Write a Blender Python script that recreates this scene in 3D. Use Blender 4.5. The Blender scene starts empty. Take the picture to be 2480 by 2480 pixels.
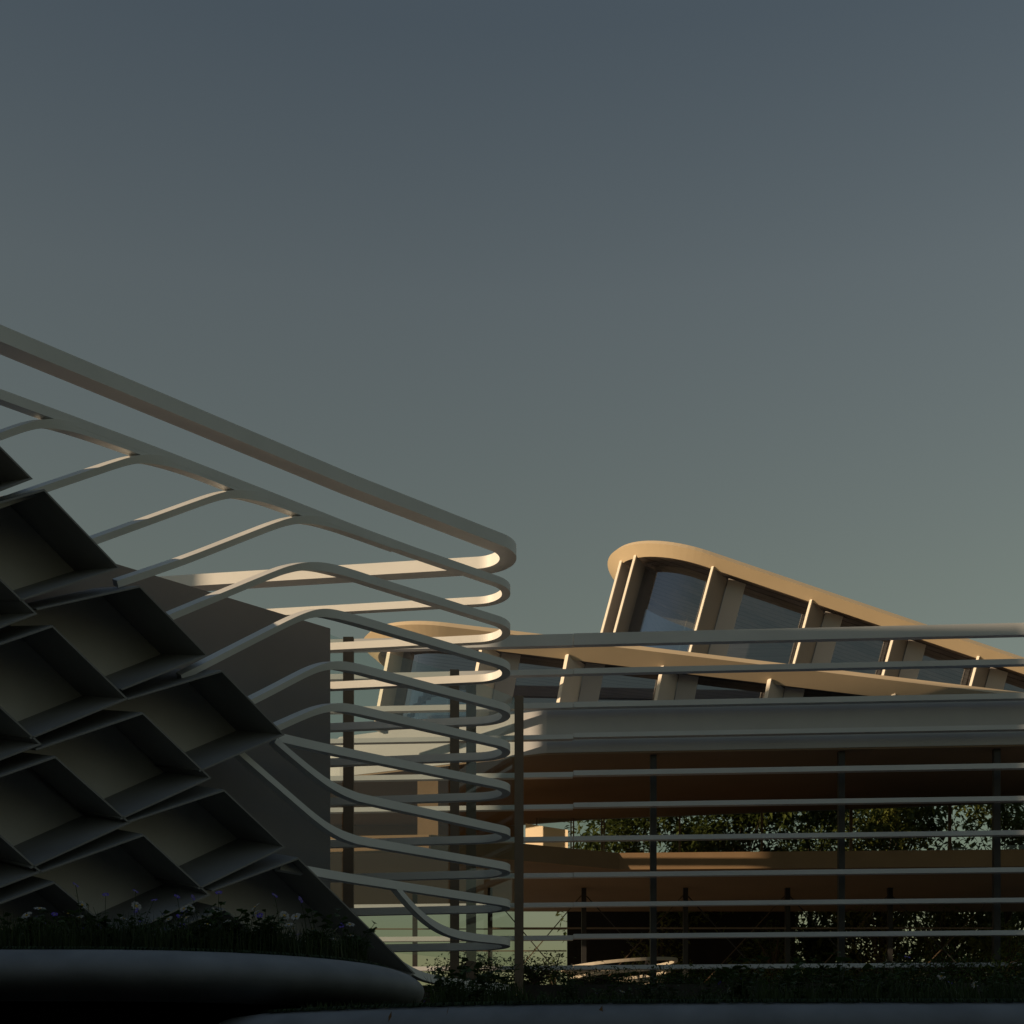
import bpy, bmesh, math, random
from mathutils import Vector as V
R = math.radians
sc = bpy.context.scene
COL = sc.collection
EYE = V((0, 0, 1.6))
F, CX, HY = 3400.0, 1240.0, 2680.0          # focal length, centre column and horizon row, in photo pixels

# ------------------------------------------------------------------ helpers
def ray(X, Y): return V(((X-CX)/F, 1, (HY-Y)/F))
def at(X, Y, y): return EYE + ray(X, Y)*y
def zat(Y, y): return 1.6 + (HY-Y)/F*y
def on_plane(X, Y, p0, n):
    r = ray(X, Y); return EYE + r*((p0-EYE).dot(n)/r.dot(n))

def tag(o, label=None, cat=None, group=None, kind=None):
    for k, v in (('label', label), ('category', cat), ('group', group), ('kind', kind)):
        if v: o[k] = v
    return o
def empty(name, loc=(0, 0, 0), label=None, cat=None, group=None):
    o = bpy.data.objects.new(name, None); o.location = loc; o.empty_display_size = .3
    COL.objects.link(o); return tag(o, label, cat, group)
def mesh(name, verts, faces, mat, parent=None, smooth=False, mats=None, idx=None):
    me = bpy.data.meshes.new(name); me.from_pydata([tuple(v) for v in verts], [], faces)
    for m in (mats or [mat]): me.materials.append(m)
    if idx:
        me.polygons.foreach_set('material_index', idx)
    if smooth: me.polygons.foreach_set('use_smooth', [True]*len(me.polygons))
    me.update()
    o = bpy.data.objects.new(name, me); COL.objects.link(o)
    if parent:
        o.parent = parent
        o.matrix_parent_inverse = __import__('mathutils').Matrix.Translation(-V(parent.location)) if parent.type == 'EMPTY' else o.matrix_parent_inverse
    return o
class MB:
    def __init__(s): s.v, s.f, s.i = [], [], []
    def add(s, vs, fs, mi=0):
        n = len(s.v); s.v += [V(v) for v in vs]; s.f += [[a+n for a in f] for f in fs]; s.i += [mi]*len(fs)
    def box(s, a, b, mi=0):
        (x0, y0, z0), (x1, y1, z1) = a, b
        s.add([(x0,y0,z0),(x1,y0,z0),(x1,y1,z0),(x0,y1,z0),(x0,y0,z1),(x1,y0,z1),(x1,y1,z1),(x0,y1,z1)],
              [(3,2,1,0),(4,5,6,7),(0,1,5,4),(1,2,6,5),(2,3,7,6),(3,0,4,7)], mi)
    def hexa(s, bot, top, mi=0):
        n = len(bot)
        s.add(list(bot)+list(top), [tuple(reversed(range(n))), tuple(range(n, 2*n))]+[(k, (k+1)%n, n+(k+1)%n, n+k) for k in range(n)], mi)
    def prism(s, pts, z0, z1, mi=0):
        s.hexa([(p[0], p[1], z0) for p in pts], [(p[0], p[1], z1) for p in pts], mi)
    def bar(s, a, b, w, d=None, mi=0):
        a, b = V(a), V(b); t = (b-a).normalized(); up = V((0,0,1)) if abs(t.z) < .9 else V((0,1,0))
        u = t.cross(up).normalized()*(w/2); w2 = t.cross(u).normalized()*((d or w)/2)
        q = [u+w2, -u+w2, -u-w2, u-w2]; s.hexa([a+k for k in q], [b+k for k in q], mi)
    def tube(s, pts, rads, n=6, mi=0):
        rings = []
        base = len(s.v)
        for k, p in enumerate(pts):
            p = V(p); t = (V(pts[min(k+1, len(pts)-1)])-V(pts[max(k-1, 0)])).normalized()
            u = t.cross(V((0,0,1)) if abs(t.z) < .95 else V((1,0,0))).normalized(); w = t.cross(u)
            for j in range(n):
                a = j*2*math.pi/n; s.v.append(p+(u*math.cos(a)+w*math.sin(a))*rads[k])
        for k in range(len(pts)-1):
            for j in range(n):
                s.f.append([base+k*n+j, base+k*n+(j+1)%n, base+(k+1)*n+(j+1)%n, base+(k+1)*n+j]); s.i.append(mi)
    def build(s, name, mat, parent=None, smooth=False, mats=None):
        return mesh(name, s.v, s.f, mat, parent, smooth, mats, s.i if mats else None)
def copy_tree(o, parent=None):
    c = o.copy(); COL.objects.link(c)
    if parent: c.parent = parent
    for ch in list(o.children): copy_tree(ch, c)
    return c

# ------------------------------------------------------------------ materials
def mat(name, col, rough=.6, metal=0, var=.08, scale=3.0, bump=0.0, spec=.4, trans=0):
    m = bpy.data.materials.new(name); m.use_nodes = True; nt = m.node_tree; b = nt.nodes['Principled BSDF']
    b.inputs['Roughness'].default_value = rough; b.inputs['Metallic'].default_value = metal
    b.inputs['Specular IOR Level'].default_value = spec
    tc = nt.nodes.new('ShaderNodeTexCoord'); no = nt.nodes.new('ShaderNodeTexNoise')
    no.inputs['Scale'].default_value = scale; no.inputs['Detail'].default_value = 6
    nt.links.new(tc.outputs['Object'], no.inputs['Vector'])
    rp = nt.nodes.new('ShaderNodeValToRGB')
    rp.color_ramp.elements[0].position = .3; rp.color_ramp.elements[1].position = .7
    rp.color_ramp.elements[0].color = tuple(c*(1-var) for c in col)+(1,)
    rp.color_ramp.elements[1].color = tuple(min(1, c*(1+var)) for c in col)+(1,)
    nt.links.new(no.outputs['Fac'], rp.inputs['Fac']); nt.links.new(rp.outputs['Color'], b.inputs['Base Color'])
    if bump:
        bp = nt.nodes.new('ShaderNodeBump'); bp.inputs['Strength'].default_value = bump; bp.inputs['Distance'].default_value = .02
        nt.links.new(no.outputs['Fac'], bp.inputs['Height']); nt.links.new(bp.outputs['Normal'], b.inputs['Normal'])
    return m
def leafmat(name, c0, c1, scale=6):
    m = mat(name, c0, .5, var=0, scale=scale, spec=.3); nt = m.node_tree; b = nt.nodes['Principled BSDF']
    rp = [n for n in nt.nodes if n.type == 'VALTORGB'][0]
    rp.color_ramp.elements[0].color = c0+(1,); rp.color_ramp.elements[1].color = c1+(1,)
    tr = nt.nodes.new('ShaderNodeBsdfTranslucent'); mx = nt.nodes.new('ShaderNodeMixShader'); mx.inputs[0].default_value = .3
    nt.links.new(rp.outputs['Color'], tr.inputs['Color'])
    out = nt.nodes['Material Output']
    nt.links.new(b.outputs[0], mx.inputs[1]); nt.links.new(tr.outputs[0], mx.inputs[2]); nt.links.new(mx.outputs[0], out.inputs['Surface'])
    return m
def woodmat(name, dark, light, boards=9.0, rough=.5, axis='X'):
    m = bpy.data.materials.new(name); m.use_nodes = True; nt = m.node_tree; b = nt.nodes['Principled BSDF']
    b.inputs['Roughness'].default_value = rough
    tc = nt.nodes.new('ShaderNodeTexCoord'); mp = nt.nodes.new('ShaderNodeMapping')
    mp.inputs['Scale'].default_value = (.25, 6, 6) if axis == 'X' else (6, .25, 6)
    no = nt.nodes.new('ShaderNodeTexNoise'); no.inputs['Scale'].default_value = 2.2; no.inputs['Detail'].default_value = 5
    wv = nt.nodes.new('ShaderNodeTexWave'); wv.wave_type = 'BANDS'; wv.bands_direction = 'Y' if axis == 'X' else 'X'
    wv.inputs['Scale'].default_value = boards; wv.inputs['Distortion'].default_value = 0
    nt.links.new(tc.outputs['Object'], mp.inputs['Vector']); nt.links.new(mp.outputs[0], no.inputs['Vector'])
    nt.links.new(tc.outputs['Object'], wv.inputs['Vector'])
    rp = nt.nodes.new('ShaderNodeValToRGB'); rp.color_ramp.elements[0].position = .3; rp.color_ramp.elements[1].position = .7
    rp.color_ramp.elements[0].color = dark+(1,); rp.color_ramp.elements[1].color = light+(1,)
    nt.links.new(no.outputs['Fac'], rp.inputs['Fac'])
    r2 = nt.nodes.new('ShaderNodeValToRGB'); r2.color_ramp.elements[0].position = .02; r2.color_ramp.elements[1].position = .12
    r2.color_ramp.elements[0].color = (.35, .35, .35, 1); r2.color_ramp.elements[1].color = (1, 1, 1, 1)
    nt.links.new(wv.outputs['Fac'], r2.inputs['Fac'])
    mx = nt.nodes.new('ShaderNodeMix'); mx.data_type = 'RGBA'; mx.blend_type = 'MULTIPLY'; mx.inputs[0].default_value = 1
    nt.links.new(rp.outputs['Color'], mx.inputs[6]); nt.links.new(r2.outputs['Color'], mx.inputs[7])
    nt.links.new(mx.outputs[2], b.inputs['Base Color'])
    return m
def glassmat(name, tint=(.86, .93, .92), ior=1.5, boost=0.0):
    m = bpy.data.materials.new(name); m.use_nodes = True; nt = m.node_tree
    nt.nodes.remove(nt.nodes['Principled BSDF']); out = nt.nodes['Material Output']
    t = nt.nodes.new('ShaderNodeBsdfTransparent'); t.inputs[0].default_value = tint+(1,)
    g = nt.nodes.new('ShaderNodeBsdfGlossy'); g.inputs['Roughness'].default_value = .015; g.inputs[0].default_value = (.82, .88, 1, 1)
    fr = nt.nodes.new('ShaderNodeLayerWeight'); fr.inputs[0].default_value = .5
    pw = nt.nodes.new('ShaderNodeMath'); pw.operation = 'POWER'; pw.inputs[1].default_value = 5
    ad = nt.nodes.new('ShaderNodeMath'); ad.operation = 'MULTIPLY_ADD'; ad.inputs[1].default_value = .9; ad.inputs[2].default_value = boost
    nt.links.new(fr.outputs['Facing'], pw.inputs[0]); fr = pw
    mx = nt.nodes.new('ShaderNodeMixShader')
    nt.links.new(fr.outputs[0], ad.inputs[0]); nt.links.new(ad.outputs[0], mx.inputs[0])
    nt.links.new(t.outputs[0], mx.inputs[1]); nt.links.new(g.outputs[0], mx.inputs[2]); nt.links.new(mx.outputs[0], out.inputs['Surface'])
    return m
M = dict(
    white=mat('white_coated_metal', (.72, .73, .735), .45, var=.05, scale=.9),
    louver=mat('cool_grey_louver_paint', (.50, .53, .575), .45, var=.05, scale=.7),
    fascia=mat('grey_plaster', (.42, .435, .47), .75, var=.05, scale=.8, bump=.05),
    cell=mat('dark_anodised_sheet', (.27, .275, .285), .6, var=.12, scale=1.2),
    celledge=mat('sheet_edge', (.2, .2, .2), .5),
    cellback=mat('grey_render', (.68, .67, .665), .85, var=.06, scale=1.5, bump=.05),
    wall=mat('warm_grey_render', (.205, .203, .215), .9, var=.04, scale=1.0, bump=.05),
    paving=mat('pale_stone_paving', (.34, .31, .27), .8, var=.1, scale=1.0),
    fin=mat('shaded_fin_side', (.31, .285, .265), .55, var=.04, scale=.6),  # darkened to put the shade of the broad fin sides into the colour
    oldbronze=mat('tarnished_bronze', (.10, .07, .045), .6, var=.1),
    seat=mat('pale_stone_band', (.42, .38, .32), .6, var=.06),
    sunlit_tone=mat('painted_sunlit_tone', (.76, .70, .62), .5, var=.03),  # pale tone that paints sunlight onto fin edges and the lower lantern's fins
    reflection=mat('pale_grey_reflection', (.46, .44, .44), .5, var=.04, scale=.8),
    bronze=mat('bronze_metal', (.17, .13, .10), .5, var=.1, scale=2, spec=.3),
    darkmetal=mat('dark_metal', (.03, .03, .032), .5, var=.1),
    cream=mat('cream_coated_panel', (.64, .52, .36), .55, var=.04, scale=.6),
    tanwall=mat('tan_plaster', (.265, .175, .10), .8, var=.08, scale=1.2, bump=.05),
    soffit=mat('brown_plaster_soffit', (.21, .15, .10), .75, var=.06, scale=.7),
    ceiling=woodmat('slatted_timber_ceiling', (.20, .155, .13), (.36, .29, .24), .9, .5),
    soil=mat('dark_soil', (.018, .014, .010), .95, var=.3, scale=8, bump=.4),
    ground=mat('dark_ground', (.035, .034, .03), .95, var=.3, scale=.6, bump=.3),
    concrete=mat('smooth_grey_concrete', (.20, .215, .235), .7, var=.22, scale=2.2, bump=.12),
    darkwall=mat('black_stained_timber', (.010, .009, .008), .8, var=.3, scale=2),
    tower=mat('shade_tower_concrete', (.25, .24, .23), .8, var=.06, scale=.5),
    towerglass=mat('shade_tower_glass', (.03, .035, .04), .1, var=.1, spec=.8),
    grass=leafmat('grass_blades', (.018, .034, .009), (.045, .075, .018)),
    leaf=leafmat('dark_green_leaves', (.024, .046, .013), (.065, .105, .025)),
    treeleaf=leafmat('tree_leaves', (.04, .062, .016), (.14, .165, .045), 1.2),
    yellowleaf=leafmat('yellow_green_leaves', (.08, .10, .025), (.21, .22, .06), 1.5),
    dryleaf=leafmat('dry_brown_leaf', (.12, .06, .02), (.2, .1, .03)),
    stem=mat('green_stem', (.03, .045, .015), .7),
    bark=mat('brown_bark', (.05, .038, .027), .9, var=.3, scale=6, bump=.4),
    petal=mat('white_petal', (.34, .335, .315), .6, var=.03),
    violet=mat('violet_petal', (.10, .05, .42), .6, var=.2),
    yellow=mat('yellow_flower_centre', (.55, .33, .03), .7),
    belt=mat('dark_shade_mass', (.022, .032, .012), .9, var=.5, scale=1.6, bump=.6),
    hill=mat('hazy_green_hill', (.16, .19, .16), .95, var=.25, scale=.05),
    glass=glassmat('clear_glass', (.86, .90, .88), 1.5, .03),
    roofglass=glassmat('reflective_roof_glass', (.50, .56, .66), 1.6, .25),
)
lampm = bpy.data.materials.new('lamp_glow'); lampm.use_nodes = True
_b = lampm.node_tree.nodes['Principled BSDF']; _b.inputs['Emission Color'].default_value = (1, .72, .4, 1); _b.inputs['Emission Strength'].default_value = 1.0
M['lamp'] = lampm

# ------------------------------------------------------------------ camera
cam = bpy.data.cameras.new('camera'); co = bpy.data.objects.new('camera', cam); COL.objects.link(co)
co.location = EYE; co.rotation_euler = (R(90), 0, 0)
cam.sensor_width = 36; cam.lens = 36*F/2480; cam.shift_y = (HY-1240)/2480; cam.clip_end = 6000; cam.clip_start = .1
sc.camera = co

# ------------------------------------------------------------------ sun and sky
SKYSAT = .40
SKYRAMP = [(0, (.54, .47, .24)), (.10, (.67, .62, .33)), (.2, (.82, .85, .64)), (.337, (.82, .87, .69)), (.5, (.80, .865, .80)), (.61, (.62, .725, .75)), (.78, (.60, .75, .90)), (1, (.58, .77, 1.0))]
SUN_EL, SUN_H = 12.0, V((-.92, -.39, 0)).normalized()
to_sun = V((SUN_H.x*math.cos(R(SUN_EL)), SUN_H.y*math.cos(R(SUN_EL)), math.sin(R(SUN_EL))))
sl = bpy.data.lights.new('sun', 'SUN'); sl.energy = 4.5; sl.angle = R(.5); sl.color = (1, .73, .45)
so = bpy.data.objects.new('sun', sl); COL.objects.link(so); so.rotation_euler = to_sun.to_track_quat('Z', 'Y').to_euler()
w = bpy.data.worlds.new('World'); sc.world = w; w.use_nodes = True; nt = w.node_tree
sky = nt.nodes.new('ShaderNodeTexSky'); sky.sky_type = 'NISHITA'; sky.sun_disc = False
sky.sun_elevation = R(SUN_EL); sky.sun_rotation = math.atan2(to_sun.x, to_sun.y)
sky.air_density = 1.0; sky.dust_density = .4; sky.ozone_density = 1.5
hs = nt.nodes.new('ShaderNodeHueSaturation'); hs.inputs['Saturation'].default_value = SKYSAT
tcw = nt.nodes.new('ShaderNodeTexCoord'); sx = nt.nodes.new('ShaderNodeSeparateXYZ'); rw = nt.nodes.new('ShaderNodeValToRGB')
nt.links.new(tcw.outputs['Generated'], sx.inputs[0]); nt.links.new(sx.outputs['Z'], rw.inputs[0])
els = rw.color_ramp.elements
els[0].position = 0; els[0].color = SKYRAMP[0][1]+(1,); els[1].position = 1; els[1].color = SKYRAMP[-1][1]+(1,)
for p_, c_ in SKYRAMP[1:-1]:
    e_ = els.new(p_); e_.color = c_+(1,)
tn = nt.nodes.new('ShaderNodeMix'); tn.data_type = 'RGBA'; tn.blend_type = 'MULTIPLY'; tn.inputs[0].default_value = 1
nt.links.new(rw.outputs[0], tn.inputs[7])
bg = nt.nodes['Background']; bg.inputs[1].default_value = .075
nt.links.new(sky.outputs[0], hs.inputs['Color']); nt.links.new(hs.outputs[0], tn.inputs[6]); nt.links.new(tn.outputs[2], bg.inputs[0])
sc.view_settings.view_transform = 'Standard'; sc.view_settings.look = 'None'; sc.view_settings.exposure = 0; sc.view_settings.gamma = 1
sc.cycles.transparent_max_bounces = 24

# ------------------------------------------------------------------ ground, hill
tag(mesh('ground', [(-3000,-3000,0),(3000,-3000,0),(3000,3000,0),(-3000,3000,0)], [(0,1,2,3)], M['ground']), kind='structure')
random.seed(5)
hv, hf = [], []
nx, ny = 60, 14
for j in range(ny+1):
    for i in range(nx+1):
        x = -300+i*20; y = 520+j*28
        u = (x-420)/330; h = 92*math.exp(-u*u)*math.sin(math.pi*min(1, j/ny*1.0)) + 26*math.exp(-((x-60)/150)**2)*math.sin(math.pi*j/ny)
        hv.append((x, y, max(-1, h + random.uniform(-2.2, 2.2)*(h > 4)-.5)))
for j in range(ny):
    for i in range(nx):
        a = j*(nx+1)+i; hf.append((a, a+1, a+nx+2, a+nx+1))
tag(mesh('hills', hv, hf, M['hill'], smooth=True), kind='structure')

# unseen tree belt added behind the viewer to darken the planters' front faces
tv, tf = [], []
rb = random.Random(9); nb = 70
prof = [(0, 0), (-1.6, 2.5), (-1.2, 6), (.2, 9.5), (2.2, 10.6), (4.5, 9), (6, 0)]
for i in range(nb+1):
    x = -40+i*80/nb
    for (dy, z) in prof: tv.append((x+rb.uniform(-.4, .4), -15-dy*1.0+rb.uniform(-.8, .8)*(z > 0), z*(1+.22*math.sin(i*.9)+rb.uniform(-.14, .14))))
for i in range(nb):
    for j in range(len(prof)-1):
        a = i*len(prof)+j; tf.append((a, a+1, a+len(prof)+1, a+len(prof)))
belt_ = mesh('shade_belt', tv, tf, M['belt']); tag(belt_, 'unseen dark tree belt added behind the viewpoint to shade the planters', 'trees', kind='stuff')

# ------------------------------------------------------------------ LEFT BUILDING: diagonal cell facade that unrolls into hairpin louvers
s45 = math.sqrt(.5)
N1 = V((s45, -s45, 0)); D1 = V((s45, s45, 0)); IN1 = -N1
RO = .80
ARC = V((-.035-RO, 30, 0))
P0 = ARC + N1*RO
BACK = V((-.988, .156, 0)).normalized(); N2 = V((.156, .988, 0)).normalized()
pav = empty('curved_pavilion', (-6, 26, 0), 'pavilion with dark diagonal box cells unrolling into white hairpin ribbons', 'building')
def catmull(p, n=14):
    out = []
    for k in range(len(p)-1):
        a, b, c, d = p[max(k-1, 0)], p[k], p[k+1], p[min(k+2, len(p)-1)]
        for j in range(n):
            t = j/n
            out.append(.5*((2*b)+(c-a)*t+(2*a-5*b+4*c-d)*t*t+(3*b-a-3*c+d)*t*t*t))
    out.append(p[-1]); return out
def ribbon(name, img, ztip, h, dep, off=0.0, tip=True, back=True, blen=9.0, m='white'):
    p0 = P0 + N1*off
    ev = [img[0]]
    for (xa, ya), (xb, yb) in zip(img, img[1:]):
        k = max(1, round(math.hypot(xb-xa, yb-ya)/38))
        ev += [(xa+(xb-xa)*j/k, ya+(yb-ya)*j/k) for j in range(1, k+1)]
    for _ in range(2):                          # ease the corners of the drawn line
        ev = [ev[0]]+[((a[0]+2*b[0]+c[0])/4, (a[1]+2*b[1]+c[1])/4) for a, b, c in zip(ev, ev[1:], ev[2:])]+[ev[-1]]
    pts = catmull([on_plane(X, Y, p0, N1) for X, Y in ev], 6)
    path = []
    for k, p in enumerate(pts):
        t = (pts[min(k+1, len(pts)-1)]-pts[max(k-1, 0)]).normalized(); q_ = max(0, min(1, (t.z-.04)/.52)); q_ = q_*q_*(3-2*q_)
        path.append((p, (IN1+V((0, 0, .50*q_))).normalized()))
    ns = [n for _, n in path]
    path = [(p, (sum((ns[min(max(k+d, 0), len(ns)-1)] for d in range(-9, 10)), V())).normalized()) for k, (p, _) in enumerate(path)]
    if tip:
        e = ARC + N1*(RO+off); z0 = path[-1][0].z
        q = path[-1][0]; L = (V((e.x, e.y, 0))-V((q.x, q.y, 0))).length
        for k in range(1, 13):
            t = k/12; st = t*t*(3-2*t) if abs(ztip-z0) > .15 else t
            path.append((V((q.x+(e.x-q.x)*t, q.y+(e.y-q.y)*t, z0+(ztip-z0)*st)), IN1.copy()))
        if back:
            a0, a1 = math.atan2(N1.y, N1.x), math.atan2(N2.y, N2.x)
            for k in range(1, 25):
                a = a0+(a1-a0)*k/24; n = V((math.cos(a), math.sin(a), 0)); path.append((V((ARC.x, ARC.y, ztip))+n*(RO+off), -n))
            b = path[-1][0]
            for k in range(1, 5): path.append((b+BACK*(blen*k/4), -N2))
    vs, fs = [], []
    for k, (p, n) in enumerate(path):
        t = (path[min(k+1, len(path)-1)][0]-path[max(k-1, 0)][0]).normalized()
        u = n.cross(t); g_ = min(1, max(0, (abs(t.z)-.08)/.55)); u = (u if u.z > 0 else -u).normalized()*(h/2)*(1-.36*g_*g_*(3-2*g_))
        vs += [p+u, p-u, p-u+n*dep, p+u+n*dep]
    for k in range(len(path)-1):
        for j in range(4): fs.append((k*4+j, k*4+(j+1)%4, k*4+4+(j+1)%4, k*4+4+j))
    fs += [(3,2,1,0), tuple(len(vs)-4+j for j in range(4))]
    o = mesh(name, vs, fs, M[m], pav)
    bm = bmesh.new(); bm.from_mesh(o.data); bmesh.ops.recalc_face_normals(bm, faces=bm.faces); bm.to_mesh(o.data); bm.free()
    return o
EY = (P0.y)       # depth of the straight front at the tip
def ztip(Y): return zat(Y, EY)
ribbon('ribbon_louver', [(-160, 737), (0, 806), (430, 986), (860, 1167)], ztip(1312), .26, .36, .13, blen=11)['label'] = 'thick topmost ribbon of the pavilion'
H, DP = .16, .18
ribbon('ribbon_louver', [(-160, 897), (0, 954), (134, 1003), (369, 1090), (588, 1175), (752, 1239), (860, 1282), (1000, 1333)], ztip(1405), H, DP)
ribbon('ribbon_louver', [(0, 1058), (67, 1033), (100, 1024), (128, 1022), (165, 1030), (220, 1046), (300, 1074), (369, 1100)], 0, H, DP-.004, -.002, tip=False)
ribbon('ribbon_louver', [(-10, 1226), (120, 1181), (312, 1116), (338, 1109), (369, 1108), (414, 1117), (490, 1143), (588, 1183)], 0, H, DP-.004, -.002, tip=False)
ribbon('ribbon_louver', [(225, 1313), (250, 1304), (534, 1201), (565, 1193), (597, 1193), (645, 1205), (752, 1246)], 0, H, DP-.004, -.002, tip=False)
ribbon('ribbon_louver', [(285, 1415), (445, 1361), (694, 1263), (730, 1254), (766, 1255), (810, 1267), (860, 1285), (960, 1321)], 0, H, DP-.004, -.002, tip=False)
ribbon('ribbon_louver', [(410, 1497), (424, 1491), (694, 1379), (730, 1368), (774, 1366), (823, 1379), (900, 1404)], ztip(1501), H, DP)
ribbon('ribbon_louver', [(440, 1642), (600, 1560), (730, 1494), (758, 1484), (785, 1481), (812, 1485), (847, 1494), (900, 1510)], ztip(1601), H, DP)
ribbon('ribbon_louver', [(594, 1709), (640, 1687), (750, 1628), (779, 1614), (808, 1608), (835, 1610), (870, 1618)], ztip(1707), H, DP)
ribbon('ribbon_louver', [(662, 1769), (700, 1752), (770, 1720), (801, 1711), (830, 1710), (856, 1715), (900, 1726)], ztip(1797), H, DP)
ribbon('ribbon_louver', [(676, 1785), (760, 1805), (860, 1826)], ztip(1898), H, DP)
ribbon('ribbon_louver', [(668, 1793), (690, 1812), (757, 1869), (801, 1903), (832, 1920), (870, 1931)], ztip(2006), H, DP)
ribbon('ribbon_louver', [(580, 1820), (600, 1838), (757, 1974), (797, 2008), (828, 2025), (865, 2034)], ztip(2094), H, DP)
ribbon('ribbon_louver', [(680, 2096), (757, 2110), (860, 2128)], ztip(2182), H, DP)
ribbon('ribbon_louver', [(963, 2149), (1004, 2200), (1039, 2236), (1081, 2258), (1107, 2264), (1150, 2270)], ztip(2276), H, DP-.006, -.003)
ribbon('ribbon_louver', [(975, 2336), (999, 2354), (1026, 2367), (1058, 2374), (1130, 2382)], ztip(2390), H, DP, back=True, blen=.4)

# opaque core behind the ribbons (its flank is the bare warm grey wall)
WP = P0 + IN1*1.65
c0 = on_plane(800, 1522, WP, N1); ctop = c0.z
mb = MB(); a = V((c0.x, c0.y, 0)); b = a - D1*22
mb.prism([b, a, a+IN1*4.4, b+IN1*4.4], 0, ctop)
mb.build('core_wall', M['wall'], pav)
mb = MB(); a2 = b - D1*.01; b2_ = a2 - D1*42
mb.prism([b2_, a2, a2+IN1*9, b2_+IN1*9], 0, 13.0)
mb.build('shade_wing', M['wall'], pav)  # unseen wing added beyond the frame, sized to shade the planters

CF = P0 + N1*.35
DV = IN1*1.5 + V((0, 0, .35))
def cell(T, Rr, L, Bq):
    pts = [on_plane(X, Y, CF, N1) for X, Y in (T, Rr, Bq, L)]
    c = sum(pts, V())/4
    inn = []
    for k in range(4):
        if k in (2, 3):
            o_ = 1 if k == 2 else 0
            e_ = (pts[o_]-pts[k]); prp = (pts[0]-pts[1]).normalized(); dn = (pts[3]-pts[0]).normalized()
            inn.append(pts[k]+(prp if k == 2 else -prp)*.032); continue
        e1 = (pts[(k+1)%4]-pts[k]).normalized(); e2 = (pts[k-1]-pts[k]).normalized()
        sa = e1.cross(e2).length
        inn.append(pts[k]+(e1+e2)*(.03/max(sa, .3)))
    # pts order: top, right, bottom, left; the left side is closed by the neighbouring cell
    c3 = [pts[0], pts[1], pts[2], pts[3]]
    vs = pts+inn+[p+DV for p in pts]+[p+DV for p in inn]
    fs, ix = [], []
    for k in (3, 0, 1):
        n = (k+1) % 4
        fs += [(k, n, 4+n, 4+k)]; ix += [1]
        fs += [(k, 8+k, 8+n, n)]; ix += [0]
        fs += [(4+k, 4+n, 12+n, 12+k)]; ix += [0]
        fs += [(8+k, 12+k, 12+n, 8+n)]; ix += [0]
    o = mesh('facade_cell', vs, fs, None, pav, mats=[M['cell'], M['celledge']], idx=ix)
    q = [p+DV*.96 for p in inn]; q2 = [p+DV*.985 for p in inn]
    p = MB(); p.hexa(q, q2); bp = p.build('back_panel', M['cellback']); bp.parent = o
    return o
CELLS = dict(
    A=((-112, 968), (80, 1160), None, None), D=((-109, 1297), (91, 1487), None, None), H=((-95, 1622), (102, 1803), None, None), Mm=((-90, 1940), (102, 2112), None, None),
    B=((107, 1184), (292, 1377), (-143, 1256), (50, 1456)), E=((127, 1514), (311, 1693), (-123, 1600), (75, 1790)), I=((134, 1831), (317, 1993), (-134, 1925), (75, 2104)),
    Nn=((132, 2135), (320, 2290), (-130, 2235), (70, 2400)),
    C=((339, 1418), (505, 1588), (87, 1474), (296, 1672)), G=((346, 1725), (513, 1885), (85, 1814), (293, 1985)), K=((348, 2020), (510, 2168), (93, 2112), (290, 2270)),
    Ff=((538, 1623), (690, 1780), (307, 1692), (484, 1869)), J=((543, 1912), (692, 2052), (307, 1990), (482, 2154)),
    P=((545, 2200), (720, 2345), (310, 2290), (500, 2440)),
    O=((723, 2077), (1006, 2358), (512, 2156), (790, 2470)),
    Q=((-345, 1075), (-120, 1290), None, None), S=((-345, 1420), (-115, 1625), None, None), U=((-330, 1760), (-108, 1945), None, None), W=((-350, 730), (-130, 950), None, None))
for k, (T, Rr, L, Bq) in CELLS.items():
    L = L or (T[0]-262, T[1]+84); Bq = Bq or (Rr[0]-240, Rr[1]+92)
    cell(T, Rr, L, Bq)

# posts and glass behind the hairpins
posts = [(844, 25, 33.5, 1544), (1101, 22, 36.0, 1622), (1141, 24, 36.9, 1650), (1257, 22, 38.3, 1687)]
pz = zat(1544, 33.5); pp = []
for X, wd, y, Y in posts:
    p = at(X, Y, y); p.z = 0; wdt = wd/F*y; pp.append(p)
    m_ = MB(); m_.prism([p+V((-wdt/2, -.06, 0)), p+V((wdt/2, -.06, 0)), p+V((wdt/2, .10, 0)), p+V((-wdt/2, .10, 0))], 0, pz)
    m_.build('post', M['bronze'], pav)
dirg = (pp[3]-pp[0]).normalized()
gl = [pp[0]-dirg*3.2, pp[0], pp[1], pp[3]]
offg = V((dirg.y, -dirg.x, 0))*.03 + V((0, .14, 0))
for k in range(3):
    a, b = gl[k]+offg+dirg*.015, gl[k+1]+offg-dirg*.015
    m_ = MB(); m_.prism([a, b, b-offg.normalized()*-.02, a-offg.normalized()*-.02], 5.4, pz-.05 if k < 3 else pz-.05)
    m_.build('glass_pane', M['glass'], pav)

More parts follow.
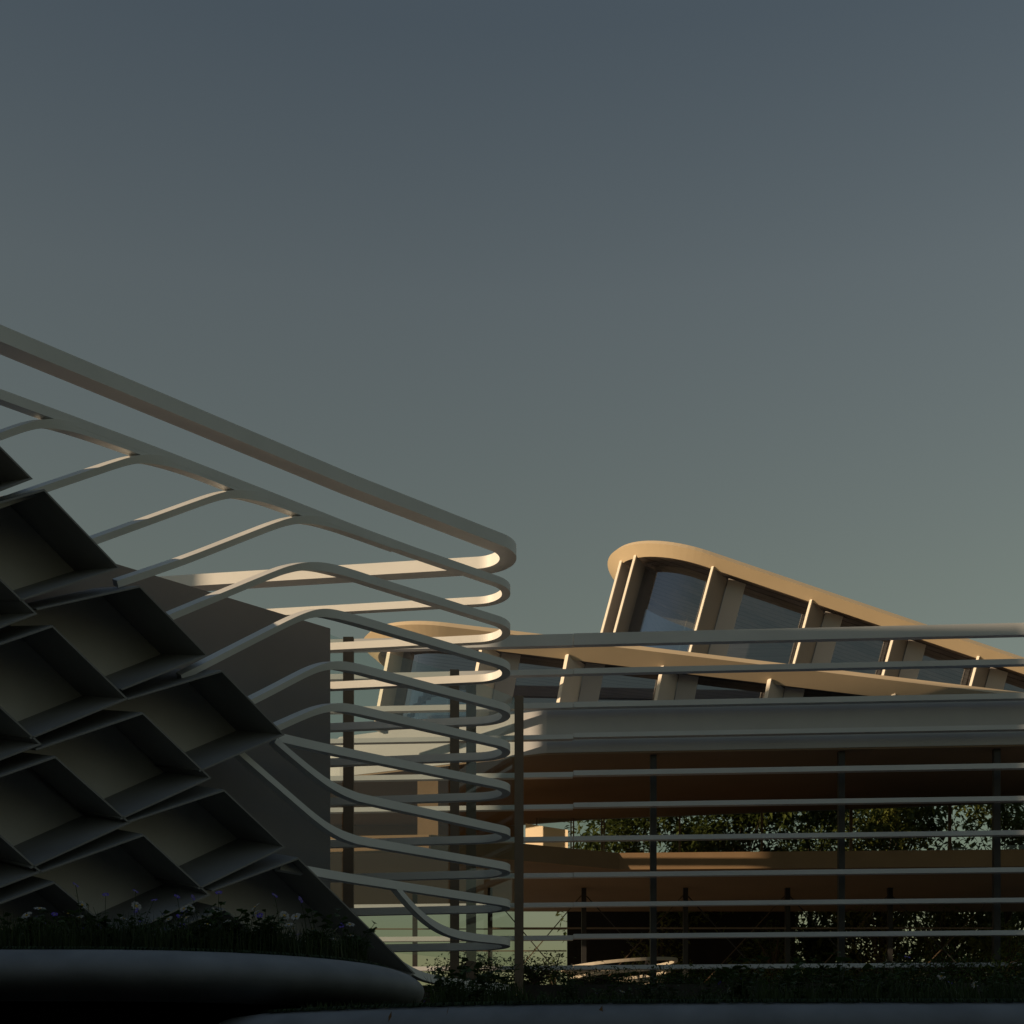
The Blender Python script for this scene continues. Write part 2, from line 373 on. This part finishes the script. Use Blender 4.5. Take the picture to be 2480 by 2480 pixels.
# unseen tower added left of the frame, shaped to shade the right-hand facade
tw = empty('shade_tower', (-37, 25, 0), 'unseen raked tower added left of the dark cell facade to shade the right-hand building', 'building')
sk = V((-14, -14*.39/.92, 0))
base = [V((-30, 21.8, 0)), V((-30, 29.6, 0)), V((-30, 29.6, 0))+sk, V((-30, 21.8, 0))+sk]
m_ = MB(); m_.hexa(base, [p+V((0, 0, z)) for p, z in zip(base, (26.05, 22.85, 22.85, 26.05))]); m_.build('wall', M['tower'], tw)
for fl in range(6):
    for k in range(3):
        m_ = MB(); y0 = 22.6+k*1.9; m_.box((-30.02, y0, 2+fl*3.5), (-29.94, y0+1.4, 4.2+fl*3.5)); m_.build('window', M['towerglass'], tw)

# ------------------------------------------------------------------ RIGHT BUILDING: terrace building behind straight louvers
SL = -.07
def fy(x, back=0): return 42+SL*x+back
def fx(X, back=0):
    r = (X-CX)/F; return r*(42+back)/(1-SL*r)
XL, XR = -5.6, 24.0
tb = empty('terrace_building', (6, 46, 5.1), 'long terrace building with two brown soffits behind straight grey louvers', 'building')
LV = [(1534, 1562), (1619, 1632), (1700, 1713), (1775, 1786), (1866, 1878), (1944, 1955), (2025, 2036), (2113, 2124), (2185, 2195.5), (2262, 2273), (2338, 2348)]
for k, (ya, yb) in enumerate(LV):
    x0 = fx(1380); y0 = fy(x0); za, zb = zat(ya, y0), zat(yb, y0)
    xj = fx(1388)
    for (xa, xb, dz, off) in ((XL-1.2, xj, -.035 if k in (3, 4, 5, 9) else 0, .03), (xj+.012, XR, 0, 0)):
        m_ = MB(); m_.prism([(xa, fy(xa)+off), (xb, fy(xb)+off), (xb, fy(xb)+off+.24), (xa, fy(xa)+off+.24)], zb+dz, za+dz)
        m_.build('louver', M['louver'], tb)
ZR0, ZR1 = zat(1826, 42.6), zat(1721, 42.6)
def slabpoly(xa, xb, b0, yb): return [(xa, fy(xa, b0)), (xb, fy(xb, b0)), (xb, yb), (xa, yb)]
XC = 1.05; rt = math.tan(R(25))
def roofpoly(xa, xb, b0, yb): return [(xa, fy(XC, b0)+(XC-xa)*rt), (XC, fy(XC, b0)), (xb, fy(xb, b0)), (xb, yb-5.6), (3.0, yb-1.5), (-1.0, yb), (xa-3.6, yb)]
m_ = MB(); m_.prism(roofpoly(XL, XR, .6, 54), ZR0+.02, ZR1); m_.build('roof_slab', M['fascia'], tb)
m_ = MB(); m_.prism(roofpoly(XL+.02, XR, .62, 53.6), ZR0-.03, ZR0+.016); m_.build('soffit', M['soffit'], tb)
ZT = zat(1721, 42.6)-.30
m_ = MB(); m_.prism([(3.0, 52.52), (XR, 48.42), (XR, 54), (-.98, 54.02)], ZT, ZR1-.012); m_.build('rear_roof', M['fascia'], tb)
# floor slab with angled parapet
ZF = zat(2105, 46); ZP = zat(2066, 46)
C1 = V((fx(1500, 4), 46, 0)); C0 = V(((1040-CX)/F*42.9, 42.9, 0)); CL = V((XL, 43.2, 0)); CR = V((XR, 45.0, 0))
m_ = MB(); m_.prism([CL, C0, C1, CR, V((XR, 56, 0)), V((XL-4, 56, 0))], ZF, ZF+.3); m_.build('floor_slab', M['soffit'], tb)
def wallseg(m_, a, b, th, z0, z1):
    n = V((-(b-a).y, (b-a).x, 0)).normalized()*th
    m_.prism([a, b, b+n, a+n], z0, z1)
for a, b in ((CL, C0), (C0, C1), (C1, CR)):
    d = (b-a).normalized(); n = V((d.y, -d.x, 0))*.03
    m_ = MB(); wallseg(m_, a+n+d*.01, b+n-d*.01, .14, ZF-.02, ZP); m_.build('parapet', M['tanwall'], tb)
# upper windows: mullions and panes on the line y = 52
mx_ = [(1300, .05), (1383, .05), (1389, .05), (1457, .05), (1463, .05), (1646, .06), (1845, .07), (2061, .10), (2300, .10), (2520, .1)]
def wp(X):                                          # point of the upper window line on the sight line of column X
    r = (X-CX)/F; y = min(52.0, (52.1+.1708*3.0)/(1+.1708*r)); return V((r*y, y, 0))
for X, wd in mx_:
    p = wp(X)
    m_ = MB(); m_.box((p.x-wd/2, p.y-.05, ZF+.3), (p.x+wd/2, p.y+.05, ZT-.005 if X > 1480 else ZR0-.03)); m_.build('mullion', M['bronze'], tb)
gx = [1300, 1386, 1460, 1646, 1845, 2061, 2300, 2520]
for a, b in zip(gx[:-1], gx[1:]):
    pa, pb = wp(a), wp(b); d = (pb-pa).normalized(); pa += d*.07; pb -= d*.07; n = V((-d.y, d.x, 0))*.01
    m_ = MB(); m_.prism([pa-n, pb-n, pb+n, pa+n], ZF+.31, ZT-.01 if a > 1480 else ZR0-.035); m_.build('window_pane', M['glass'], tb)
# lit partition wall, inner column, ceiling lamp
m_ = MB(); m_.hexa([(.46, 47.6, ZF+.3), (1.86, 46.7, ZF+.3), (1.86, 46.85, ZF+.3), (.46, 47.75, ZF+.3)], [(.46, 47.6, 11.2), (1.86, 46.7, 10.8), (1.86, 46.85, 10.8), (.46, 47.75, 11.2)]); m_.build('partition_wall', M['cream'], tb)
x = (1036-CX)/F*45
m_ = MB(); m_.box((x-.33, 45, ZF+.3), (x+.33, 45.5, ZR0-.03)); m_.build('pillar', M['tanwall'], tb)
p = at(1000, 2007, 46.5); lz = ZR0-.06
p = EYE + ray(1000, 2007)*((lz-1.6)/((HY-2007)/F))
m_ = MB(); m_.box((p.x-.09, p.y-.16, lz-.02), (p.x+.09, p.y+.16, ZR0-.032)); m_.build('ceiling_light', M['lamp'], tb)
m_ = MB(); m_.box((-8.8, 53.3, ZF+.3), (.3, 53.45, ZR0-.03)); m_.build('inner_wall', M['tanwall'], tb)
# front columns and ground floor columns
for X in (1582, 2037, 2413):
    x = fx(X, .95)
    m_ = MB(); m_.box((x-.095, 42.85-.07*x, 4.9), (x+.095, 43.05-.07*x, ZR0-.03)); m_.build('column', M['darkmetal'], tb)
gcol = [(X-CX)/F*50 for X in (1005, 1187, 1414, 1660, 1907, 2155, 2410)]
for x in gcol:
    m_ = MB(); m_.box((x-.085, 49.9, 4.9), (x+.085, 50.1, ZF)); m_.build('column', M['darkmetal'], tb)
for a, b in zip(gcol[1:-1], gcol[2:]):
    for (za, zb) in ((5.4, 9.1), (9.1, 5.4)):
        m_ = MB(); dy = .06 if za > zb else -.06
        m_.bar((a+.1, 50+dy, za), (b-.1, 50+dy, zb), .035); m_.build('brace', M['oldbronze'] if za < zb else M['darkmetal'], tb)
    m_ = MB(); zr = zat(2250, 50); m_.box((a+.09, 49.76, zr-.025), (b-.09, 49.81, zr+.03)); m_.build('rail', M['bronze'], tb)
for Yr in (2250, 2303):
    zr = zat(Yr, 53); m_ = MB(); m_.box((-9, 52.97, zr-.022), ((1372-CX)/F*53, 53.03, zr+.022)); m_.build('rail', M['bronze'], tb)
# dark ground floor back wall
xa = (1374-CX)/F*57
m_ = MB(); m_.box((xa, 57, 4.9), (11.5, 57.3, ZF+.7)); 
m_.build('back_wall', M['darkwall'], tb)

# terrace it stands on
tag(mesh('terrace', [(-16,39.5,0),(40,36.5,0),(40,70,0),(-16,70,0),(-16,39.5,4.95),(40,36.5,4.95),(40,70,4.95),(-16,70,4.95)],
   [(3,2,1,0),(4,5,6,7),(0,1,5,4),(1,2,6,5),(2,3,7,6),(3,0,4,7)], None, mats=[M['paving'], M['ground']], idx=[1,0,1,1,1,1]), kind='structure')

# ------------------------------------------------------------------ roof lanterns
def lantern(label, tang, r, slope, lean, length, rimw, rimh, hgt, fins, glass_in, soff, fin_in=.3, fin_len=1.7, fin_top=.25, finm='fin', edge=1.3):
    ex = V((1, 0, -slope)).normalized(); ey = V((0, 1, 0)); ez = V((lean, 0, 1)).normalized()
    up = V((0, 0, 1))
    root = empty('roof_lantern', tang, label, 'roof lantern')
    t0 = V(tang)
    def outline(ins, n=40):
        rr = r-ins; pts = [(length, ins)]
        pts += [(-math.sin(math.pi*k/n)*rr, r-math.cos(math.pi*k/n)*rr) for k in range(n+1)]
        pts += [(length, 2*r-ins)]; return pts
    def P(q, h): return t0+ex*q[0]+ey*q[1]+ez*h
    O = [outline(.12), outline(0), outline(rimw), outline(rimw+.02)]
    hs_ = [.16, 0, -rimh, -rimh+.22]
    n = len(O[0]); vs, fs, ix = [], [], []
    for o_, h in zip(O, hs_): vs += [P(q, h) for q in o_]
    for L in range(3):
        for k in range(n-1): fs.append((L*n+k, L*n+n+k, L*n+n+k+1, L*n+k+1)); ix.append(0)
    fs.append(tuple(range(n))); ix.append(0)
    ro = mesh('roof', vs, fs, None, root, mats=[M['cream']], idx=ix)
    so_ = mesh('soffit', [P(q, hs_[3]-.01) for q in outline(rimw+.015)], [tuple(range(n))], M['ceiling'], root)
    # give the soffit boards a frame that runs along the roof
    g = outline(glass_in)
    gv, gf = [], []
    for h in (-.3 if not soff else -soff, -hgt): gv += [P(q, h) for q in g]
    gf = [(k, k+1, n+k+1, n+k) for k in range(n-1)]
    # panes between fins (straight side), curved nose pane, rear pane
    xs = [f for f in fins if f >= 0]
    def bot(q): return min(-rimh+.15, (ZR1-.01-(t0+ex*q[0]).z)/ez.z)
    def pane(pts):
        m_ = len(pts); mesh('glass_pane', [P(q, -rimh+.16) for q in pts]+[P(q, bot(q)) for q in pts], [(k, k+1, m_+k+1, m_+k) for k in range(m_-1)], M['roofglass'], root)
    pane(g[1:-1])
    for a, b in zip(xs, xs[1:]+[length]): pane([(a+.02, glass_in), (b-.02, glass_in)])
    if xs[0] > .05: pane([(0, glass_in), (xs[0]-.02, glass_in)])
    pane([(0.02, 2*r-glass_in), (length, 2*r-glass_in)])
    # fins: plates swung open towards the right, outer edge painted as sunlit
    for f in fins:
        dx, dy = .66, .75
        a = V((f, fin_in)); b = V((f+dx*fin_len, fin_in+dy*fin_len))
        if f < -.3:
            th = math.asin(min(.98, -f/(r-fin_in))); rr = r-fin_in
            a = V((-math.sin(th)*rr, r-math.cos(th)*rr)); b = a+V((dx*.8*fin_len, dy*fin_len))
        nrm = V((-(b-a).y, (b-a).x)).normalized()*.035
        ht = -rimh*min(1, max(0, fin_in/rimw))+.02
        q = [a-nrm, b-nrm, b+nrm, a+nrm]
        if bot((f+fin_len, 0)) > -rimh-.12: continue
        top_h = [ht, -rimh*.95, -rimh*.95, ht]
        m_ = MB(); m_.hexa([P(k, bot(k)) for k in q], [P(k, h) for k, h in zip(q, top_h)])
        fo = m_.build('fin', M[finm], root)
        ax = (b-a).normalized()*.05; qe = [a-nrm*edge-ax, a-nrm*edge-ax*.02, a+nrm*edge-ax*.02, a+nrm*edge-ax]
        m_ = MB(); m_.hexa([P(k, bot(k)) for k in qe], [P(k, ht) for k in qe]); m_.build('sunlit_edge', M['sunlit_tone'], root).parent = fo
        if f >= 0:  # added strip imitating the pale reflection on the glass beside the fin
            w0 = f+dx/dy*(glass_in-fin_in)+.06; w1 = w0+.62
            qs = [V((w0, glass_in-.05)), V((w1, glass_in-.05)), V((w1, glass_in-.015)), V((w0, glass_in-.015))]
            m_ = MB(); m_.hexa([P(k, bot(k)) for k in qs], [P(k, -rimh+.1) for k in qs]); m_.build('reflected_strip', M['reflection'], root)
    qr = [V((1.2, 2*r-glass_in-.25)), V((length, 2*r-glass_in-.25)), V((length, 2*r-glass_in-.1)), V((1.2, 2*r-glass_in-.1))]
    m_ = MB(); m_.hexa([P(k, min(bot(k), -rimh)) for k in qr], [P(k, -rimh+.2) for k in qr]); m_.build('rear_wall', M['ceiling'], root)
    return root
T1 = at(1718, 1343, 47)
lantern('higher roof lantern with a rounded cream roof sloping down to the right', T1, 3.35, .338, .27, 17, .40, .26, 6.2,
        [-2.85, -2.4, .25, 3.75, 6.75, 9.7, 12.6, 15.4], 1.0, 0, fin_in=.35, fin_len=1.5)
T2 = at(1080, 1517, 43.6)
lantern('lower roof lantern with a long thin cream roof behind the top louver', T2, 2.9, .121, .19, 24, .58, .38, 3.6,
        [-1.74, 1.19, 3.89, 6.89, 10.28, 14.2, 18.0], 1.05, 0, fin_in=.45, fin_len=1.45, finm='sunlit_tone', edge=1.9)  # whole fins take the painted sunlit tone here

# ------------------------------------------------------------------ foreground planters
def planter(name, label, base, zc, ha, hb, closed_back, plinth):
    """base: inset plan outline (open list, front side, left to right then back); bullnose edge swells out by ha"""
    root = empty(name, (base[0][0], base[0][1], 0), label, 'planter')
    n = len(base); nor = []
    for k in range(n):
        t = (V(base[(k+1) % n])-V(base[k-1])); nor.append(V((t.y, -t.x)).normalized())
    A = [90-180*j/14 for j in range(15)]
    vs, fs = [], []
    for an in A:
        o_ = ha*math.cos(R(an)); z = zc+hb*math.sin(R(an))
        vs += [(base[k][0]+nor[k].x*o_, base[k][1]+nor[k].y*o_, z) for k in range(n)]
    for j in range(14):
        for k in range(n): fs.append((j*n+k, j*n+n+k, j*n+n+(k+1) % n, j*n+(k+1) % n))
    fs.append(tuple(range(14*n, 15*n)))
    rim = mesh('rim', vs, fs, M['concrete'], root, smooth=True)
    mesh('soil', [(b[0], b[1], zc+hb-.001) for b in base], [tuple(range(n))], M['soil'], root)
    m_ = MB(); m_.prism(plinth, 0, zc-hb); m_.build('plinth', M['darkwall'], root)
    return root
ell = [(-3.3+2.05*math.sin(math.pi*k/30), 12.5-1.5*math.cos(math.pi*k/30)) for k in range(31)]
b1 = [(-11, 11.0), (-7, 11.0), (-5, 11.0)] + ell + [(-5, 14.0), (-11, 14.0)]
planter('raised_planter', 'upper bullnose planter of wildflowers with a rounded end at the lower left', b1, 2.625, .47, .2, False,
        [(-11, 11.9), (-3.3, 11.9), (-2.4, 12.4), (-2.4, 13), (-11, 13.4)])
b2 = [(-2.2, 11.9), (-2.1, 11.3), (-1.8, 10.9), (-1.35, 10.6), (-.8, 10.3), (-.2, 10.07), (.5, 9.9), (1.3, 9.85), (2.2, 9.8), (3.2, 9.8), (4.5, 9.8), (6, 9.85), (9, 9.9),
      (9, 16), (-2.2, 16)]
planter('long_planter', 'lower bullnose planter running along the bottom edge to the right', b2, 2.13, .35, .20, True,
        [(-1.5, 11.6), (-.2, 10.4), (8.9, 10.3), (8.9, 15.8), (-1.5, 15.8)])

# ------------------------------------------------------------------ planting
def leaf_quad(mb, p, d, size, wr=.5, rng=random, mi=0, droop=.25):
    d = V(d).normalized(); s = d.cross(V((0, 0, 1)))
    if s.length < .1: s = V((1, 0, 0))
    s = (s.normalized()+V((rng.uniform(-.4, .4), rng.uniform(-.4, .4), rng.uniform(-.5, .5)))).normalized()*size*wr*.5
    p = V(p); a = p; b = p+d*size*.5; c = p+d*size-V((0, 0, droop*size))
    n = len(mb.v); mb.v += [a, b+s, c, b-s]; mb.f += [[n, n+1, n+2], [n, n+2, n+3]]; mb.i += [mi, mi]
def stem_path(rng, h, lean):
    dx, dy = rng.uniform(-lean, lean), rng.uniform(-lean, lean)
    return [V((dx*t*t*h, dy*t*t*h, h*t)) for t in (0, .35, .7, 1)]
def flower_head(root, top, rad, petals, pm, cm, rng, face):
    mb = MB(); f = V(face).normalized(); u = f.cross(V((0, 0, 1))).normalized(); w_ = f.cross(u)
    for k in range(petals):
        a = 2*math.pi*k/petals+rng.uniform(-.1, .1); d = u*math.cos(a)+w_*math.sin(a); s = f.cross(d)*(rad*2.3/petals)
        n = len(mb.v); mb.v += [top+d*rad*.15, top+d*rad*.7+s+f*rad*.12, top+d*rad, top+d*rad*.7-s+f*rad*.12]; mb.f.append([n, n+1, n+2, n+3]); mb.i.append(0)
    mb.build('petals', M[pm], root)
    mb = MB()
    pts = [top+f*rad*.2]+[top+(u*math.cos(k*math.pi/3)+w_*math.sin(k*math.pi/3))*rad*.26+f*rad*.06 for k in range(6)]
    mb.add(pts, [(0, 1+k, 1+(k+1) % 6) for k in range(6)]); mb.build('flower_centre', M[cm], root)
def make_plant(name, label, cat, group, seed, kind):
    rng = random.Random(seed); root = empty(name, (0, 0, 0), label, cat, group)
    st, lf = MB(), MB()
    if kind in ('daisy', 'violet'):
        h = rng.uniform(.30, .52); path = stem_path(rng, h, .25); st.tube(path, [.004, .0035, .003, .0025], 4)
        for k in range(9):
            t = rng.uniform(.1, .85); p = path[0].lerp(path[3], t); a = rng.uniform(0, 6.3)
            leaf_quad(lf, p, (math.cos(a), math.sin(a), rng.uniform(.1, .8)), rng.uniform(.03, .07), .5, rng)
        flower_head(root, path[3], .05 if kind == 'daisy' else .032, 9 if kind == 'daisy' else 5, 'petal' if kind == 'daisy' else 'violet', 'yellow' if kind == 'daisy' else 'petal', rng,
                    (rng.uniform(-1, 1), rng.uniform(-1, .3), rng.uniform(.3, 1.3)))
    else:
        big = kind == 'broad'
        for s in range(5 if big else 7):
            h = rng.uniform(.22, .46); path = stem_path(rng, h, .5); st.tube(path, [.004, .0035, .003, .002], 4)
            for k in range(9 if big else 13):
                t = rng.uniform(.25, 1); i = min(2, int(t*3)); p = path[i].lerp(path[i+1], t*3-i); a = rng.uniform(0, 6.3)
                sz = rng.uniform(.05, .10) if big else rng.uniform(.03, .06)
                leaf_quad(lf, p, (math.cos(a), math.sin(a), rng.uniform(-.1, .8)), sz, .8 if big else .5, rng)
    st.build('stem', M['stem'], root); lf.build('leaves', M['leaf'], root)
    return root
def edge_spots(base, z, count, seed, k0, k1):
    rng = random.Random(seed); out = []
    L = [(V(base[k]), V(base[k+1])) for k in range(k0, k1)]; ln = [(b-a).length for a, b in L]; tot = sum(ln)
    for _ in range(count):
        u = rng.random()*tot; i = 0
        while u > ln[i] and i < len(L)-1: u -= ln[i]; i += 1
        a, b = L[i]; p = a.lerp(b, u/ln[i]); t = (b-a).normalized(); out.append((p.x, p.y, z, t.y, -t.x))
    return out
def grass(name, label, spots, hmin, hmax, seed, fringe=()):
    rng = random.Random(seed); mb = MB()
    for (x, y, z, s) in spots:
        h = rng.uniform(hmin, hmax)*s; a = rng.uniform(0, 6.3); wd = rng.uniform(.003, .006); bend = rng.uniform(.05, .5)*h
        dx, dy = math.cos(a), math.sin(a); s_ = V((-dy, dx, 0))*wd if abs(dy) > .3 else V((wd, 0, 0))
        b = V((x, y, z)); m1 = b+V((dx*bend*.3, dy*bend*.3, h*.6)); t = b+V((dx*bend, dy*bend, h))
        n = len(mb.v); mb.v += [b-s_, b+s_, m1+s_*.7, m1-s_*.7, t]; mb.f += [[n, n+1, n+2, n+3], [n+3, n+2, n+4]]; mb.i += [0, 0]
    for (x, y, z, nx_, ny_) in fringe:
        h = rng.uniform(.03, .10); a = rng.uniform(-.7, .7); d = V((nx_*math.cos(a)-ny_*math.sin(a), nx_*math.sin(a)+ny_*math.cos(a), 0))
        s_ = V((-d.y, d.x, 0))*rng.uniform(.003, .007); b = V((x+nx_*.11, y+ny_*.11, z-.002))-d*.05; m1 = b+d*(.05+h*.55)+V((0, 0, .012)); t = b+d*(.05+h)+V((0, 0, -h*.25))
        n = len(mb.v); mb.v += [b-s_, b+s_, m1+s_, m1-s_, t]; mb.f += [[n, n+1, n+2, n+3], [n+3, n+2, n+4]]; mb.i += [0, 0]
    o = mb.build(name, M['grass']); return tag(o, label, 'grass', kind='stuff')
rng = random.Random(11)
def spot1():
    while True:
        x, y = rng.uniform(-5.6, -1.3), rng.uniform(11.05, 13.6)
        if x < -3.3 or ((x+3.3)/2.0)**2+((y-12.5)/1.42)**2 < 1: return x, y, 2.83
def spot2(xa=-1.6, xb=4.6, ya=10.1, yb=14.5, low=False):
    while True:
        x = rng.uniform(xa, xb); y = rng.uniform(ya, yb)
        lo = 9.95 if x > .5 else 9.95+(.5-x)*.32
        if x < -.62 and y < 12.7 and not low: continue
        if y > lo and not (x < -1.0 and 10.6 < y and ((x+3.3)/2.45)**2+((y-12.5)/1.9)**2 < 1): return x, y, 2.33
kinds = [('daisy', 'daisy_plant', 'white daisy with a yellow centre among the grass of the upper planter', 'flower', 'white daisies on the upper planter', 84, spot1),
         ('violet', 'violet_plant', 'small violet flower among the grass of the upper planter', 'flower', 'violet flowers on the upper planter', 56, spot1),
         ('broad', 'leafy_plant', 'broad-leaved green plant rising from the grass of the upper planter', 'plant', 'leafy plants on the upper planter', 110, spot1),
         ('broad', 'leafy_plant', 'broad-leaved dark plant growing on the lower planter', 'plant', 'broad leafy plants on the lower planter', 95, spot2),
         ('fine', 'trailing_plant', 'small-leaved dark plant growing on the lower planter', 'plant', 'small-leaved plants on the lower planter', 110, spot2),
         ('violet', 'violet_plant', 'small violet flower above the foliage of the lower planter', 'flower', 'violet flowers on the lower planter', 26, spot2),
         ('daisy', 'daisy_plant', 'pale flower above the foliage of the lower planter', 'flower', 'pale flowers on the lower planter', 8, spot2)]
for kind, nm, lab, cat, grp, cnt, spot in kinds:
    protos = [make_plant(nm, lab, cat, grp, s*7+len(lab), kind) for s in range(5)]
    for k in range(cnt):
        o = protos[k] if k < 5 else copy_tree(protos[k % 5])
        x, y, z = spot(); o.location = (x, y, z); o.rotation_euler = (0, 0, rng.uniform(-.7, .7) if kind in ('daisy', 'violet') else rng.uniform(0, 6.3))
        s = rng.uniform(.75, 1.1)*(1 if spot is spot1 else (.62 if .1 < x < 1.6 else .95)); o.scale = (s, s, s)
sp = []
for _ in range(15000): x, y, z = spot1(); sp.append((x, y, z, 1))
grass('meadow_grass', 'dense dark meadow grass covering the upper planter', sp, .10, .34, 3, edge_spots(b1, 2.828, 1500, 31, 1, 28))
sp = []
for _ in range(19000): x, y, z = spot2(low=True); sp.append((x, y, z, .3 if x < -.6 and y < 12.7 else   .55 if .1 < x < 1.6 else 1))
grass('ground_cover_grass', 'dark grass and ground cover filling the lower planter', sp, .06, .26, 4, edge_spots(b2, 2.333, 2200, 32, 2, 11))
# fallen leaves lying on the lower planter's lip
for k, (X, Y) in enumerate(((940, 2453), (1080, 2416), (1452, 2402))):
    o = MB(); a = random.Random(k); p0 = V((0, 0, 0))
    leaf_quad(o, p0, (.3, .1, 1.0), .075, .5, a, droop=-.05)
    q = at(X, Y, 9.6)
    ob = o.build('fallen_leaf', M['dryleaf']); ob.location = (q.x, 9.62, 2.22 if k else 2.18)
    tag(ob, ['dry brown leaf on the lower planter lip below the rounded planter end', 'dry brown leaf caught in the grass right of the rounded planter end', 'dry brown leaf among the plants below the pale ring seat'][k], 'leaf')

# ------------------------------------------------------------------ trees and shrubs
def tree(name, label, base, h, cw, n, leafm, seed, size=(.16, .30), crown_lo=.25, cat='tree', cd=None, group=None):
    rng = random.Random(seed); root = empty(name, base, label, cat, group); b = V(base); cd = cd or cw
    tk = MB(); top = b+V((rng.uniform(-.3, .3), rng.uniform(-.2, .2), h*.75))
    tk.tube([b, b.lerp(top, .4)+V((rng.uniform(-.15, .15), 0, 0)), top], [.035*h*.5+.03, .02*h*.5+.02, .015], 8)
    clumps = []
    for k in range(32):
        z = rng.uniform(crown_lo, 1)*h; f = math.sin(math.pi*min(1, max(.12, (z/h-crown_lo*.7)/(1.05-crown_lo*.7))))**.6
        c = b+V((rng.uniform(-1, 1)*cw*.5*f, rng.uniform(-1, 1)*cd*.5*f, z)); clumps.append((c, rng.uniform(.14, .30)*cw))
        st = b.lerp(top, min(1, max(.2, (z/h)*.75))); tk.tube([st, st.lerp(c, .5)+V((0, 0, .1)), c], [.04, .025, .01], 5)
    tk.build('trunk', M['bark'], root)
    lf = MB()
    for k in range(n):
        c, r_ = rng.choice(clumps); d = V((rng.gauss(0, 1), rng.gauss(0, 1), rng.gauss(0, .8)))
        p = c+d.normalized()*r_*rng.random()**.45
        if p.z < b.z+.1: continue
        leaf_quad(lf, p, (rng.uniform(-1, 1), rng.uniform(-1, 1), rng.uniform(-.8, .5)), rng.uniform(*size), .48, rng)
    lf.build('crown', M[leafm], root); return root
def tx(X, y): return (X-CX)/F*y
TREES = [
    ('dense dark tree filling the upper window right of the first front column', 1560, 59, 9.9, 5.6, 9500, 'treeleaf'),
    ('tree with sunlit leaves behind the upper window between the first two columns', 1780, 58.5, 10.2, 5.4, 9500, 'treeleaf'),
    ('dark tree behind the upper window just left of the second front column', 1960, 60, 10.3, 5.2, 9500, 'treeleaf'),
    ('broad-leaved tree behind the upper window just right of the second front column', 2150, 58.5, 9.6, 5.0, 8500, 'yellowleaf'),
    ('bushy tree at the right edge of the upper window beyond the sky gap', 2440, 59.5, 9.9, 4.6, 8500, 'yellowleaf'),
    ('dark tree rising far behind the first front column', 1660, 64, 10.8, 6.0, 6500, 'treeleaf'),
    ('dark tree deep behind the second front column', 2060, 64.5, 10.2, 6.4, 7000, 'treeleaf'),
    ('dark leafy tree beyond the ground floor left of the third column', 2290, 62, 6.6, 5.4, 6000, 'treeleaf'),
    ('dark leafy tree beyond the ground floor at the right edge', 2500, 63, 6.8, 5.4, 6000, 'treeleaf'),
]
for k, (lab, X, y, h, cw, n, lm) in enumerate(TREES):
    tree('tree', lab, (tx(X, y), y, 4.95), h, cw, n, lm, 40+k, size=(.2, .42), crown_lo=.1)
LOW = [
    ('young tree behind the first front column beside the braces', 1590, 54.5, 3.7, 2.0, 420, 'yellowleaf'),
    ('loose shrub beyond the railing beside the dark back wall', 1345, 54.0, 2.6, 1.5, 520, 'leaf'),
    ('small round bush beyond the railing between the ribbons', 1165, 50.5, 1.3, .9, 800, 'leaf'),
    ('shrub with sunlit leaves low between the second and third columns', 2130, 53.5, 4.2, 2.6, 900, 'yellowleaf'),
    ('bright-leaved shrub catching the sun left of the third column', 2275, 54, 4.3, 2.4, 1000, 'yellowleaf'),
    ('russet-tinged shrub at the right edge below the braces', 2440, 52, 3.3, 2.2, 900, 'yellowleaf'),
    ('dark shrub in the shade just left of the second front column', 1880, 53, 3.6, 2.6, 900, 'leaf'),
]
for k, (lab, X, y, h, cw, n, lm) in enumerate(LOW):
    tree('shrub', lab, (tx(X, y), y, 4.95), h, cw, n, lm, 70+k, size=(.10, .2), crown_lo=.12, cat='shrub')
HEDGE = ['below the ribbon tips', 'left of the pale ring seat', 'in front of the pale ring seat', 'right of the pale ring seat', 'between the first two front columns',
         'left of the second front column', 'right of the second front column', 'left of the third front column', 'at the right edge of the terrace']
for k, X in enumerate((1130, 1290, 1440, 1660, 1800, 1950, 2110, 2290, 2440)):
    tree('terrace_bush', 'low dark bush along the terrace edge '+HEDGE[k], (tx(X, 40.6), 40.6, 4.95-.02), [.95, .8, .42, .42, .45, .5, .6, .85, .95][k], 2.3, 1500, 'leaf', 100+k, size=(.07, .15), crown_lo=.1, cat='bush', cd=1.0, group='bushes along the terrace edge')

# ------------------------------------------------------------------ white ring seat on the terrace
rs = empty('ring_seat', (tx(1500, 47), 47, 4.95), 'pale ring seat of stacked curved bands behind the first front column', 'seat')
for k, (r_, Y) in enumerate(((1.95, 2341), (1.70, 2364), (1.46, 2387))):
    z = zat(Y, 47)-.02; c = V((tx(1500+2*k, 47), 47, 0)); vs, fs = [], []
    n = 64
    for j in range(n):
        a = 2*math.pi*j/n; d = V((math.cos(a), math.sin(a)*.9, 0))
        for rr, zz in ((r_, z), (r_, z+.10), (r_-.12, z+.10), (r_-.12, z)): vs.append((c.x+d.x*rr, c.y+d.y*rr, zz+d.x*rr*.085))
    for j in range(n):
        for q in range(4): fs.append((j*4+q, (j+1) % n*4+q, (j+1) % n*4+(q+1) % 4, j*4+(q+1) % 4))
    mesh('band', vs, fs, M['seat'], rs)
for k in range(6):
    a = k*math.pi/3; m_ = MB()
    m_.bar((rs.location.x+math.cos(a)*1.08, 47+math.sin(a)*.86, 4.95), (rs.location.x+math.cos(a)*1.6, 47+math.sin(a)*1.28, zat(2334, 47)), .05)
    m_.build('support', M['darkmetal'], rs)
